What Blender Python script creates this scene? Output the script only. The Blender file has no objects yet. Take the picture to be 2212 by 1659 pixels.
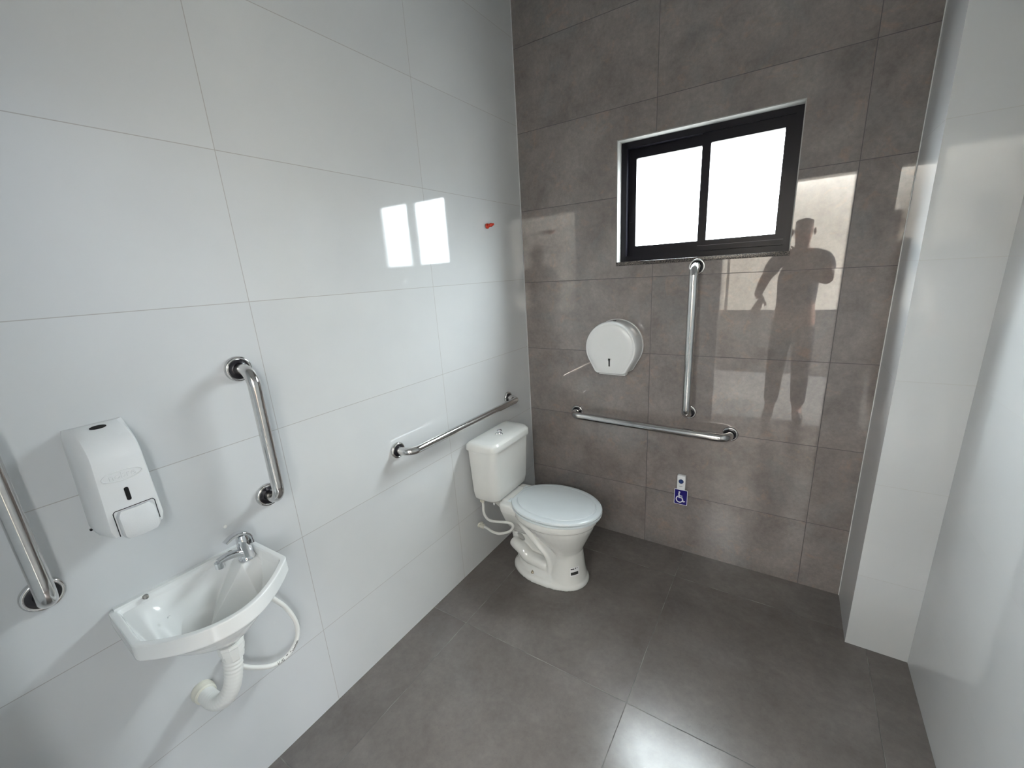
import bpy, bmesh, math, random
from mathutils import Vector, Matrix
random.seed(4)
C = bpy.context.scene
COL = C.collection
PI = math.pi

# ------------------------------------------------------------------ camera
FRAME_W, FRAME_H = 2212.0, 1659.0
YAW, PITCH, ROLL, FPX = -0.58310, -0.27578, -0.06001, 907.11
cam = bpy.data.cameras.new('camera')
cam.sensor_width = 36.0
cam.lens = FPX / FRAME_W * 36.0
cam.shift_x = -9.5 / FRAME_W
cam.shift_y = 19.5 / FRAME_W
cam.clip_start = 0.02
co = bpy.data.objects.new('camera', cam)
COL.objects.link(co)
fw = Vector((math.sin(YAW) * math.cos(PITCH), math.cos(YAW) * math.cos(PITCH), math.sin(PITCH)))
rt = Vector((math.cos(YAW), -math.sin(YAW), 0))
up = rt.cross(fw)
cr, sr = math.cos(ROLL), math.sin(ROLL)
r2 = rt * cr + up * sr
u2 = -rt * sr + up * cr
co.matrix_world = Matrix(((r2.x, u2.x, -fw.x, 1.31312), (r2.y, u2.y, -fw.y, -2.14473),
                          (r2.z, u2.z, -fw.z, 1.53130), (0, 0, 0, 1)))
C.camera = co

# ------------------------------------------------------------------ exposure
C.view_settings.view_transform = 'Standard'
C.view_settings.look = 'None'
C.view_settings.exposure = 0.63
C.view_settings.gamma = 1.0
C.view_settings.use_curve_mapping = False

# ------------------------------------------------------------------ daylight
SKY_STRENGTH = 62.0
world = bpy.data.worlds.new('overcast_sky')
C.world = world
world.use_nodes = True
wn, wl = world.node_tree.nodes, world.node_tree.links
wn.clear()
w_out = wn.new('ShaderNodeOutputWorld')
w_bg = wn.new('ShaderNodeBackground')
w_tc = wn.new('ShaderNodeTexCoord')
w_sep = wn.new('ShaderNodeSeparateXYZ')
w_rmp = wn.new('ShaderNodeValToRGB')
w_map = wn.new('ShaderNodeMath'); w_map.operation = 'MULTIPLY_ADD'
w_map.inputs[1].default_value = 0.5; w_map.inputs[2].default_value = 0.5
wl.new(w_tc.outputs['Generated'], w_sep.inputs[0])
wl.new(w_sep.outputs['Z'], w_map.inputs[0])
wl.new(w_map.outputs[0], w_rmp.inputs[0])
wl.new(w_rmp.outputs[0], w_bg.inputs['Color'])
wl.new(w_bg.outputs[0], w_out.inputs['Surface'])
e = w_rmp.color_ramp.elements
e[0].position = 0.47; e[0].color = (0.07, 0.068, 0.066, 1)
e[1].position = 0.82; e[1].color = (0.90, 0.95, 1.0, 1)
e_ = w_rmp.color_ramp.elements.new(0.53); e_.color = (0.17, 0.18, 0.19, 1)
w_bg.inputs['Strength'].default_value = SKY_STRENGTH

def portal(name, loc, rot, sx, sy):
    l = bpy.data.lights.new(name, 'AREA')
    l.shape = 'RECTANGLE'; l.size = sx; l.size_y = sy
    l.cycles.is_portal = True
    o = bpy.data.objects.new(name, l)
    o.location = loc; o.rotation_euler = rot
    COL.objects.link(o)
portal('window_portal', (0.918, 0.13, 1.83), (-PI / 2, 0, 0), 0.72, 0.54)
portal('corridor_portal', (3.42, -3.5, 1.95), (0, PI / 2, 0), 1.50, 2.2)
portal('roof_gap_portal', (1.0, -4.435, 2.75), (0, 0, 0), 4.8, 0.33)

# ------------------------------------------------------------------ materials
def new_mat(name):
    m = bpy.data.materials.new(name); m.use_nodes = True
    nt = m.node_tree; nt.nodes.clear()
    out = nt.nodes.new('ShaderNodeOutputMaterial')
    b = nt.nodes.new('ShaderNodeBsdfPrincipled')
    nt.links.new(b.outputs[0], out.inputs[0])
    return m, nt, b

def setv(b, **k):
    for n, v in k.items():
        n = n.replace('_', ' ')
        if n in b.inputs: b.inputs[n].default_value = v

def plain(name, col, rough=0.4, metal=0.0, coat=0.0, spec=0.5, noise=0.03, nscale=14.0, bump=0.0, bscale=200.0, **kw):
    m, nt, b = new_mat(name)
    N, L = nt.nodes, nt.links
    tc = N.new('ShaderNodeTexCoord')
    nz = N.new('ShaderNodeTexNoise'); nz.inputs['Scale'].default_value = nscale; nz.inputs['Detail'].default_value = 3
    L.new(tc.outputs['Object'], nz.inputs['Vector'])
    r = N.new('ShaderNodeValToRGB')
    r.color_ramp.elements[0].position = 0.3; r.color_ramp.elements[1].position = 0.7
    r.color_ramp.elements[0].color = tuple(max(0, c * (1 - noise)) for c in col) + (1,)
    r.color_ramp.elements[1].color = tuple(min(1, c * (1 + noise)) for c in col) + (1,)
    L.new(nz.outputs['Fac'], r.inputs[0]); L.new(r.outputs[0], b.inputs['Base Color'])
    setv(b, Roughness=rough, Metallic=metal)
    b.inputs['Coat Weight'].default_value = coat; b.inputs['Coat Roughness'].default_value = 0.04
    b.inputs['Specular IOR Level'].default_value = spec
    if bump:
        n2 = N.new('ShaderNodeTexNoise'); n2.inputs['Scale'].default_value = bscale
        L.new(tc.outputs['Object'], n2.inputs['Vector'])
        bp = N.new('ShaderNodeBump'); bp.inputs['Strength'].default_value = bump; bp.inputs['Distance'].default_value = 0.001
        L.new(n2.outputs['Fac'], bp.inputs['Height']); L.new(bp.outputs[0], b.inputs['Normal'])
    for k, v in kw.items():
        b.inputs[k].default_value = v
    return m

def tile_mat(name, axes, origin, size, grout_w, kind, joint=(0.40, 0.39, 0.38)):
    """tiles laid in world space; axes = the two axes of the wall or floor plane"""
    m, nt, b = new_mat(name)
    N, L = nt.nodes, nt.links
    geo = N.new('ShaderNodeNewGeometry')
    sep = N.new('ShaderNodeSeparateXYZ'); L.new(geo.outputs['Position'], sep.inputs[0])
    def math_(op, a, bb=None, c=None):
        n = N.new('ShaderNodeMath'); n.operation = op
        for i, v in enumerate((a, bb, c)):
            if v is None: continue
            if isinstance(v, (int, float)): n.inputs[i].default_value = v
            else: L.new(v, n.inputs[i])
        return n.outputs[0]
    masks, cells = [], []
    for k in (0, 1):
        t = math_('DIVIDE', math_('SUBTRACT', sep.outputs[axes[k]], origin[k]), size[k])
        cells.append(math_('FLOOR', t))
        f = math_('FRACT', t)
        d = math_('MINIMUM', f, math_('SUBTRACT', 1.0, f))          # distance to the joint, in tiles
        masks.append(math_('LESS_THAN', math_('MULTIPLY', d, size[k]), grout_w / 2))
    grout = math_('MAXIMUM', masks[0], masks[1])
    cmb = N.new('ShaderNodeCombineXYZ'); L.new(cells[0], cmb.inputs[0]); L.new(cells[1], cmb.inputs[1])
    wnz = N.new('ShaderNodeTexWhiteNoise'); wnz.noise_dimensions = '3D'; L.new(cmb.outputs[0], wnz.inputs['Vector'])
    off = N.new('ShaderNodeVectorMath'); off.operation = 'MULTIPLY_ADD'
    L.new(wnz.outputs['Color'], off.inputs[0]); off.inputs[1].default_value = (9, 9, 9); L.new(geo.outputs['Position'], off.inputs[2])
    P = off.outputs[0]
    def noise(scale, detail=4, rough=0.55, dist=0.0, vec=P):
        n = N.new('ShaderNodeTexNoise'); n.inputs['Scale'].default_value = scale; n.inputs['Detail'].default_value = detail
        n.inputs['Roughness'].default_value = rough; n.inputs['Distortion'].default_value = dist
        L.new(vec, n.inputs['Vector']); return n.outputs['Fac']
    def ramp(fac, stops):
        r = N.new('ShaderNodeValToRGB'); els = r.color_ramp.elements
        els[0].position, els[0].color = stops[0][0], stops[0][1] + (1,)
        els[1].position, els[1].color = stops[1][0], stops[1][1] + (1,)
        for p, c in stops[2:]:
            x = els.new(p); x.color = c + (1,)
        L.new(fac, r.inputs[0]); return r.outputs[0]
    def mix(fac, a, bb, mode='MIX'):
        n = N.new('ShaderNodeMix'); n.data_type = 'RGBA'; n.blend_type = mode
        for idx, v in ((0, fac), (6, a), (7, bb)):
            if isinstance(v, (int, float)): n.inputs[idx].default_value = v
            elif isinstance(v, tuple): n.inputs[idx].default_value = v + (1,)
            else: L.new(v, n.inputs[idx])
        return n.outputs[2]
    if kind == 'white':
        base = ramp(noise(2.2, 3), [(0.3, (0.600, 0.615, 0.625)), (0.7, (0.640, 0.655, 0.660))])
        col = mix(grout, base, joint)
        rough_t, rough_g = 0.05, (0.3 if grout_w > 0.0017 else 0.09)
        b.inputs['Specular IOR Level'].default_value = 0.5
    elif kind == 'grey':
        base = ramp(noise(6.0, 10, 0.66, 0.25), [(0.30, (0.176, 0.153, 0.143)), (0.70, (0.276, 0.246, 0.230)), (0.5, (0.228, 0.201, 0.188))])
        warm = ramp(noise(10.0, 8, 0.72, 1.2), [(0.56, (0, 0, 0)), (0.66, (1, 1, 1))])
        base = mix(math_('MULTIPLY', warm, 0.38), base, (0.33, 0.235, 0.180))
        cool = ramp(noise(4.5, 5, 0.6, 0.8), [(0.52, (0, 0, 0)), (0.68, (1, 1, 1))])
        base = mix(math_('MULTIPLY', cool, 0.35), base, (0.200, 0.212, 0.215))
        fine = ramp(noise(60, 6, 0.75), [(0.35, (0.88, 0.88, 0.88)), (0.68, (1.10, 1.09, 1.08))])
        base = mix(1.0, base, fine, 'MULTIPLY')
        speck = ramp(noise(95, 3, 0.6), [(0.66, (0, 0, 0)), (0.74, (1, 1, 1))])
        base = mix(math_('MULTIPLY', speck, 0.35), base, (0.16, 0.15, 0.145))
        col = mix(grout, base, (0.045, 0.036, 0.035))
        rough_t, rough_g = 0.015, 0.5
        b.inputs['Specular IOR Level'].default_value = 0.95
    else:                                                        # floor
        base = ramp(noise(3.4, 7, 0.62, 0.4), [(0.28, (0.122, 0.107, 0.100)), (0.74, (0.190, 0.173, 0.164))])
        fine = ramp(noise(38, 6, 0.7), [(0.35, (0.90, 0.90, 0.90)), (0.7, (1.07, 1.065, 1.06))])
        base = mix(1.0, base, fine, 'MULTIPLY')
        speck = ramp(noise(140, 3, 0.6), [(0.65, (0, 0, 0)), (0.73, (1, 1, 1))])
        base = mix(math_('MULTIPLY', speck, 0.5), base, (0.09, 0.09, 0.09))
        gc = ramp(noise(9, 3, 0.6), [(0.46, (0.085, 0.08, 0.075)), (0.62, (0.22, 0.21, 0.195))])
        col = mix(grout, base, gc)
        rough_t, rough_g = 0.235, 0.6
    L.new(col, b.inputs['Base Color'])
    rr = math_('MULTIPLY_ADD', grout, rough_g - rough_t, rough_t)
    if kind == 'floor':
        rr = math_('MULTIPLY_ADD', noise(30, 4), 0.10, math_('SUBTRACT', rr, 0.05))
    L.new(rr, b.inputs['Roughness'])
    bp = N.new('ShaderNodeBump'); bp.inputs['Strength'].default_value = 0.6; bp.inputs['Distance'].default_value = 0.0008
    h = math_('SUBTRACT', 1.0, grout)
    if kind == 'white':
        h = math_('MULTIPLY', noise(9.0, 2), 0.06)
    elif kind == 'grey':
        h = math_('MULTIPLY_ADD', noise(7.0, 2), 0.04, h)
    else:
        h = math_('MULTIPLY_ADD', noise(160, 3), 0.12, h)
    L.new(h, bp.inputs['Height']); L.new(bp.outputs[0], b.inputs['Normal'])
    return m

M = {}
M['white_tile_left'] = tile_mat('polished_white_tile_left', (1, 2), (-1.5188, 0.3281), (0.7615, 0.3903), 0.0020, 'white')
M['white_tile_pier'] = tile_mat('polished_white_tile_pier', (0, 2), (0.11, 0.3281), (2.4, 0.3903), 0.0016, 'white', (0.56, 0.56, 0.55))
M['white_tile_right'] = tile_mat('polished_white_tile_right', (1, 2), (-3.3, 0.3281), (4.0, 0.3903), 0.0014, 'white', (0.612, 0.612, 0.608))
M['white_tile_front'] = tile_mat('polished_white_tile_front', (0, 2), (-0.1, 0.3281), (0.7615, 0.3903), 0.0018, 'white')
M['grey_tile'] = tile_mat('polished_grey_tile', (0, 2), (0.7302, 0.3399), (0.7443, 0.3800), 0.0026, 'grey')
M['floor_tile'] = tile_mat('satin_grey_floor_tile', (0, 1), (0.198, -0.989), (0.753, 0.761), 0.0030, 'floor')
M['porcelain'] = plain('white_vitreous_china', (0.76, 0.765, 0.74), 0.12, coat=0.6, noise=0.01)
M['lavatory'] = plain('white_lavatory_resin', (0.83, 0.84, 0.83), 0.16, coat=0.4, noise=0.01)
M['seat'] = plain('pale_blue_white_seat_plastic', (0.71, 0.765, 0.79), 0.20, coat=0.2, noise=0.015)
M['plastic'] = plain('white_abs_plastic', (0.78, 0.79, 0.79), 0.24, noise=0.01)
M['plastic_grey'] = plain('grained_white_plastic', (0.72, 0.735, 0.74), 0.38, noise=0.02, bump=0.3, bscale=500)
M['pvc'] = plain('white_pvc', (0.80, 0.80, 0.77), 0.35, noise=0.02)
M['old_pvc'] = plain('yellowish_pvc', (0.72, 0.70, 0.61), 0.4, noise=0.05)
M['hose'] = plain('white_hose_rubber', (0.79, 0.785, 0.75), 0.35, noise=0.02)
M['steel'] = plain('polished_stainless_steel', (0.66, 0.65, 0.64), 0.13, metal=1.0, noise=0.04, nscale=60)
M['chrome'] = plain('chrome', (0.72, 0.73, 0.75), 0.05, metal=1.0, noise=0.01)
M['dark_inner_ring'] = plain('dark_flange_recess', (0.012, 0.010, 0.014), 0.25, noise=0.1)  # near-black ring inside each flange rim
M['black_slot'] = plain('black_smoked_plastic', (0.004, 0.0035, 0.004), 0.3, spec=0.3, noise=0.1)
M['black_alu'] = plain('black_anodised_aluminium', (0.006, 0.005, 0.009), 0.35, spec=0.25, noise=0.15)
M['edge_highlight'] = plain('painted_edge_highlight', (0.16, 0.15, 0.17), 0.4)  # highlight on the sash edge, put into the colour
M['silicone'] = plain('pale_sealant', (0.62, 0.63, 0.63), 0.5)
M['plaster'] = plain('plaster_reveal', (0.34, 0.335, 0.32), 0.7, noise=0.04, bump=0.2, bscale=90)
M['ceiling'] = plain('white_ceiling_paint', (0.72, 0.72, 0.71), 0.85)
M['red'] = plain('orange_red_plastic', (0.62, 0.045, 0.02), 0.3, noise=0.08)
M['blue'] = plain('sign_blue', (0.014, 0.008, 0.15), 0.35, spec=0.3)
M['button_blue'] = plain('button_blue', (0.005, 0.025, 0.12), 0.35)
M['sign_white'] = plain('sign_white', (0.80, 0.81, 0.86), 0.4)
M['ink'] = plain('black_ink', (0.03, 0.03, 0.03), 0.5)
M['paper'] = plain('label_paper', (0.78, 0.79, 0.80), 0.5)
M['screw'] = plain('screw_steel', (0.35, 0.34, 0.32), 0.3, metal=1.0)
M['bolt_cap'] = plain('brassy_bolt', (0.55, 0.50, 0.42), 0.25, metal=1.0)
M['skin'] = plain('skin', (0.36, 0.20, 0.14), 0.5, noise=0.05)
M['hair'] = plain('dark_hair', (0.02, 0.016, 0.014), 0.7, noise=0.3, nscale=120)
M['shirt'] = plain('dark_grey_shirt', (0.05, 0.05, 0.055), 0.85, noise=0.1)
M['trousers'] = plain('dark_trousers', (0.028, 0.028, 0.035), 0.85, noise=0.1)
M['shoe'] = plain('dark_shoe', (0.03, 0.026, 0.024), 0.5)
M['render_white'] = plain('warm_light_render', (0.87, 0.81, 0.72), 0.8, noise=0.05, nscale=3)  # outside render; warm sunlit tone put into its colour
M['render_grey'] = plain('grey_render', (0.15, 0.145, 0.14), 0.85, noise=0.08, nscale=3)
M['concrete'] = plain('concrete', (0.17, 0.165, 0.155), 0.9, noise=0.1, nscale=4)

def granite():
    m, nt, b = new_mat('speckled_dark_granite')
    N, L = nt.nodes, nt.links
    tc = N.new('ShaderNodeTexCoord')
    v = N.new('ShaderNodeTexNoise'); v.inputs['Scale'].default_value = 260; v.inputs['Detail'].default_value = 4
    L.new(tc.outputs['Object'], v.inputs['Vector'])
    r = N.new('ShaderNodeValToRGB'); els = r.color_ramp.elements
    els[0].position = 0.42; els[0].color = (0.020, 0.018, 0.018, 1)
    els[1].position = 0.66; els[1].color = (0.16, 0.13, 0.11, 1)
    L.new(v.outputs['Fac'], r.inputs[0]); L.new(r.outputs[0], b.inputs['Base Color'])
    b.inputs['Roughness'].default_value = 0.25
    return m
M['granite'] = granite()

def glass():
    m = bpy.data.materials.new('frosted_window_glass'); m.use_nodes = True
    nt = m.node_tree; nt.nodes.clear(); N, L = nt.nodes, nt.links
    out = N.new('ShaderNodeOutputMaterial')
    tr = N.new('ShaderNodeBsdfTransparent'); tr.inputs[0].default_value = (0.93, 0.96, 0.95, 1)
    gl = N.new('ShaderNodeBsdfGlossy'); gl.inputs['Roughness'].default_value = 0.05
    tl = N.new('ShaderNodeBsdfTranslucent'); tl.inputs[0].default_value = (0.9, 0.93, 0.95, 1)
    m1 = N.new('ShaderNodeMixShader'); m1.inputs[0].default_value = 0.12
    L.new(tr.outputs[0], m1.inputs[1]); L.new(tl.outputs[0], m1.inputs[2])
    fr = N.new('ShaderNodeFresnel'); fr.inputs[0].default_value = 1.45
    gg = N.new('ShaderNodeNewGeometry')                       # reflect on the front faces only (no refraction in a thin pane)
    inv = N.new('ShaderNodeMath'); inv.operation = 'SUBTRACT'; inv.inputs[0].default_value = 1.0
    L.new(gg.outputs['Backfacing'], inv.inputs[1])
    fm = N.new('ShaderNodeMath'); fm.operation = 'MULTIPLY'
    L.new(fr.outputs[0], fm.inputs[0]); L.new(inv.outputs[0], fm.inputs[1])
    m2 = N.new('ShaderNodeMixShader'); L.new(fm.outputs[0], m2.inputs[0])
    L.new(m1.outputs[0], m2.inputs[1]); L.new(gl.outputs[0], m2.inputs[2])
    L.new(m2.outputs[0], out.inputs[0])
    return m
M['glass'] = glass()

# ------------------------------------------------------------------ mesh helpers
def link(name, bm, mat, parent=None, smooth=True, angle=40):
    bmesh.ops.recalc_face_normals(bm, faces=bm.faces)
    me = bpy.data.meshes.new(name)
    bm.to_mesh(me); bm.free()
    if smooth:
        me.shade_smooth()
        me.set_sharp_from_angle(angle=math.radians(angle))
    mats = mat if isinstance(mat, (list, tuple)) else [mat]
    for x in mats: me.materials.append(M[x] if isinstance(x, str) else x)
    o = bpy.data.objects.new(name, me)
    COL.objects.link(o)
    if parent is not None: o.parent = parent
    return o

def thing(name, label, cat, loc=(0, 0, 0), rot=(0, 0, 0), group=None):
    o = bpy.data.objects.new(name, None); COL.objects.link(o)
    o.empty_display_size = 0.05
    o.location = loc; o.rotation_euler = rot
    o['label'] = label; o['category'] = cat
    if group: o['group'] = group
    return o
def tag(o, label, cat, group=None):
    o['label'] = label; o['category'] = cat
    if group: o['group'] = group
    return o
def struct(o):
    o['kind'] = 'structure'; return o

def box(bm, x0, x1, y0, y1, z0, z1, mi=0):
    vs = [bm.verts.new(p) for p in ((x0, y0, z0), (x1, y0, z0), (x1, y1, z0), (x0, y1, z0),
                                    (x0, y0, z1), (x1, y0, z1), (x1, y1, z1), (x0, y1, z1))]
    fs = []
    for f in ((0, 3, 2, 1), (4, 5, 6, 7), (0, 1, 5, 4), (1, 2, 6, 5), (2, 3, 7, 6), (3, 0, 4, 7)):
        g = bm.faces.new([vs[i] for i in f]); g.material_index = mi; fs.append(g)
    return vs, fs

def bevelled_box(x0, x1, y0, y1, z0, z1, r=0.003, seg=3):
    bm = bmesh.new(); box(bm, x0, x1, y0, y1, z0, z1)
    bmesh.ops.bevel(bm, geom=bm.edges[:], offset=r, segments=seg, profile=0.5, affect='EDGES')
    return bm

def catmull(pts, n=10):
    pts = [Vector(p) for p in pts]
    P = [pts[0] * 2 - pts[1]] + pts + [pts[-1] * 2 - pts[-2]]
    out = []
    for i in range(1, len(P) - 2):
        a, b, c, d = P[i - 1:i + 3]
        for k in range(n):
            t = k / n
            out.append(0.5 * ((2 * b) + (c - a) * t + (2 * a - 5 * b + 4 * c - d) * t * t + (3 * b - a - 3 * c + d) * t ** 3))
    out.append(pts[-1])
    return out

def frames(path):
    T = []
    for i in range(len(path)):
        a = path[max(0, i - 1)]; b = path[min(len(path) - 1, i + 1)]
        T.append((b - a).normalized())
    n = T[0].orthogonal().normalized()
    out = []
    for i, t in enumerate(T):
        n = (n - t * n.dot(t)).normalized()
        out.append((t, n, t.cross(n)))
    return out

def tube(bm, path, r, seg=24, caps=True, mi=0):
    fr = frames(path)
    rings = []
    for i, (p, (t, n, b)) in enumerate(zip(path, fr)):
        rr = r(i / (len(path) - 1)) if callable(r) else r
        rings.append([bm.verts.new(p + (n * math.cos(a) + b * math.sin(a)) * rr) for a in [2 * PI * k / seg for k in range(seg)]])
    for i in range(len(rings) - 1):
        for k in range(seg):
            f = bm.faces.new((rings[i][k], rings[i][(k + 1) % seg], rings[i + 1][(k + 1) % seg], rings[i + 1][k])); f.material_index = mi
    if caps:
        bm.faces.new(rings[0][::-1]).material_index = mi
        bm.faces.new(rings[-1]).material_index = mi

def loft(bm, rings, close=True, cap0=True, cap1=True, mi=0):
    R = [[bm.verts.new(p) for p in r] for r in rings]
    n = len(R[0])
    for i in range(len(R) - 1):
        for k in range(n if close else n - 1):
            f = bm.faces.new((R[i][k], R[i][(k + 1) % n], R[i + 1][(k + 1) % n], R[i + 1][k])); f.material_index = mi
    if cap0: bm.faces.new(R[0][::-1]).material_index = mi
    if cap1: bm.faces.new(R[-1]).material_index = mi
    return R

def lathe(bm, prof, origin, axis, seg=36, mi=0):
    """prof: (radius, distance along axis)"""
    axis = Vector(axis).normalized(); n = axis.orthogonal().normalized(); b = axis.cross(n); o = Vector(origin)
    rings = []
    for r, h in prof:
        r = max(r, 1e-5)
        rings.append([o + axis * h + (n * math.cos(2 * PI * k / seg) + b * math.sin(2 * PI * k / seg)) * r for k in range(seg)])
    loft(bm, rings, mi=mi)

def prism(bm, pts2, f, h0, h1, mi=0):
    """extrude polygon pts2; f(u,v,h) gives 3d"""
    a = [bm.verts.new(f(u, v, h0)) for u, v in pts2]
    b = [bm.verts.new(f(u, v, h1)) for u, v in pts2]
    n = len(a)
    for i in range(n):
        bm.faces.new((a[i], a[(i + 1) % n], b[(i + 1) % n], b[i])).material_index = mi
    bm.faces.new(a[::-1]).material_index = mi
    bm.faces.new(b).material_index = mi

def rrect(x0, x1, y0, y1, r, seg=6):
    """rounded rectangle; r = one radius or four (x1y0, x1y1, x0y1, x0y0)"""
    if not isinstance(r, (tuple, list)): r = (r,) * 4
    cs = ((x1 - r[0], y0 + r[0], -PI / 2, r[0]), (x1 - r[1], y1 - r[1], 0, r[1]), (x0 + r[2], y1 - r[2], PI / 2, r[2]), (x0 + r[3], y0 + r[3], PI, r[3]))
    out = []
    for cx, cy, a0, rr in cs:
        for k in range(seg + 1):
            a = a0 + PI / 2 * k / seg
            out.append((cx + rr * math.cos(a), cy + rr * math.sin(a)))
    return out

def text_bm(s, size, extrude, to3d, align='CENTER', bold=0.0):
    cu = bpy.data.curves.new('lettering', 'FONT'); cu.body = s; cu.size = size; cu.extrude = extrude
    cu.align_x = align; cu.align_y = 'CENTER'; cu.offset = bold; cu.resolution_u = 3
    o = bpy.data.objects.new('lettering', cu); COL.objects.link(o)
    dg = bpy.context.evaluated_depsgraph_get()
    me = bpy.data.meshes.new_from_object(o.evaluated_get(dg))
    bm = bmesh.new(); bm.from_mesh(me)
    bpy.data.objects.remove(o); bpy.data.curves.remove(cu); bpy.data.meshes.remove(me)
    for v in bm.verts: v.co = to3d(v.co.x, v.co.y, v.co.z)
    return bm

def bm_join(dst, src):
    me = bpy.data.meshes.new('tmp'); src.to_mesh(me); src.free(); dst.from_mesh(me); bpy.data.meshes.remove(me)

# ================================================================== THE SETTING
RX, CX, CY = 1.830, 1.637, -0.300           # right wall, pier corner
FY = -2.30                                   # front wall (behind the camera)
H = 3.05
WX0, WX1, WZ0, WZ1 = 0.548, 1.287, 1.558, 2.106   # window opening
DX0, DX1, DZ = 0.740, 1.640, 2.14                # doorway behind the camera

bm = bmesh.new(); box(bm, -0.15, RX + 0.15, FY - 0.15, 0.15, -0.12, 0.0)
struct(link('floor', bm, 'floor_tile', smooth=False))
bm = bmesh.new(); box(bm, -0.15, RX + 0.15, FY - 0.15, 0.15, H, H + 0.12)
struct(link('ceiling', bm, 'ceiling', smooth=False))
bm = bmesh.new(); box(bm, -0.15, 0.0, FY, 0.15, 0, H)
struct(link('wall_left', bm, 'white_tile_left', smooth=False))
bm = bmesh.new()
box(bm, 0.0, WX0, 0, 0.15, 0, H); box(bm, WX1, RX, 0, 0.15, 0, H)
box(bm, WX0, WX1, 0, 0.15, 0, WZ0 - 0.018); box(bm, WX0, WX1, 0, 0.15, WZ1, H)
struct(link('wall_back', bm, 'grey_tile', smooth=False))
bm = bmesh.new(); box(bm, RX, RX + 0.15, FY, 0.15, 0, H)
struct(link('wall_right', bm, 'white_tile_right', smooth=False))
bm = bmesh.new(); box(bm, CX, RX, CY, 0.0, 0, H)
struct(link('wall_pier', bm, 'white_tile_pier', smooth=False))
bm = bmesh.new()
box(bm, -0.15, DX0, FY - 0.15, FY, 0, H); box(bm, DX1, RX + 0.15, FY - 0.15, FY, 0, H); box(bm, DX0, DX1, FY - 0.15, FY, DZ, H)
struct(link('wall_front', bm, 'white_tile_front', smooth=False))
# white edging strip down the left corner and the pier corner
bm = bmesh.new(); box(bm, 0.0, 0.0035, -0.003, 0.0, 0, H)
struct(link('trim_1', bm, 'silicone', smooth=False))
bm = bmesh.new(); box(bm, CX - 0.0025, CX, -0.0025, 0.0, 0, H)
struct(link('trim_2', bm, 'silicone', smooth=False))
# plastered window reveal
bm = bmesh.new(); t = 0.004
box(bm, WX0, WX0 + t, 0.001, 0.15, WZ0, WZ1); box(bm, WX1 - t, WX1, 0.001, 0.15, WZ0, WZ1); box(bm, WX0 + t, WX1 - t, 0.001, 0.15, WZ1 - t, WZ1)
struct(link('trim_3', bm, 'plaster', smooth=False))
# outside the doorway
bm = bmesh.new(); box(bm, -2.5, 5.0, -4.6, FY - 0.15, -0.14, -0.02)
struct(link('floor_outside', bm, 'concrete', smooth=False))
bm = bmesh.new(); box(bm, -2.5, 5.0, -4.75, -4.6, -0.02, 0.86, 0)
struct(link('wall_outside', bm, 'render_grey', smooth=False))
bm = bmesh.new(); box(bm, -2.5, 5.0, -4.75, -4.6, 0.86, 2.75, 0)
struct(link('wall_outside_upper', bm, 'render_white', smooth=False))
bm = bmesh.new(); box(bm, -1.4, 3.4, -4.27, FY - 0.15, 2.70, 2.82)
struct(link('ceiling_sky_block', bm, 'render_white', smooth=False))  # unseen roof, added so that little sky light reaches the doorway
bm = bmesh.new(); box(bm, -1.5, -1.4, -4.6, FY - 0.15, 0.0, 2.70)
struct(link('wall_sky_block_left', bm, 'render_white', smooth=False))  # unseen end wall, added to shut out sky light
bm = bmesh.new(); box(bm, 3.4, 3.5, -4.6, FY - 0.15, 0.0, 1.20)
struct(link('wall_sky_block_right', bm, 'render_white', smooth=False))  # unseen end wall, added to cut sky light, low enough to leave an opening
bm = bmesh.new(); box(bm, -1.4, -0.15, FY - 0.15, FY, 0.0, 2.70); box(bm, RX + 0.15, 3.4, FY - 0.15, FY, 0.0, 2.70)
struct(link('wall_outside_front', bm, 'render_white', smooth=False))
bm = bmesh.new(); box(bm, 0.762, 0.785, -2.52, -2.50, 0.78, 2.5)
struct(link('strip_for_reflection', bm, 'render_white', smooth=False))  # white strip added for the upright stripe mirrored in the grey tiles

# ------------------------------------------------------------------ window
win = bpy.data.objects.new('window_1', None); COL.objects.link(win)
win.location = (WX0, 0.06, WZ0); struct(win)
def wloc(bm):
    bmesh.ops.translate(bm, verts=bm.verts, vec=-Vector(win.location)); return bm
def ring_frame(bm, x0, x1, z0, z1, w, y0, y1, r=0.0015):
    """w = (left, right, bottom, top)"""
    l, rr, b, t = w
    box(bm, x0, x0 + l, y0, y1, z0, z1); box(bm, x1 - rr, x1, y0, y1, z0, z1)
    box(bm, x0 + l, x1 - rr, y0, y1, z0, z0 + b); box(bm, x0 + l, x1 - rr, y0, y1, z1 - t, z1)
FX0, FX1, FZ0, FZ1 = WX0 + 0.004, WX1 - 0.004, WZ0, WZ1 - 0.004
bm = bmesh.new()
ring_frame(bm, FX0, FX1, FZ0, FZ1, (0.026, 0.026, 0.026, 0.026), 0.058, 0.125)
box(bm, FX0 + 0.026, FX1 - 0.026, 0.088, 0.092, FZ0 + 0.026, FZ0 + 0.036)
struct(link('window_frame', wloc(bm), 'black_alu', win, smooth=False))
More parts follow.
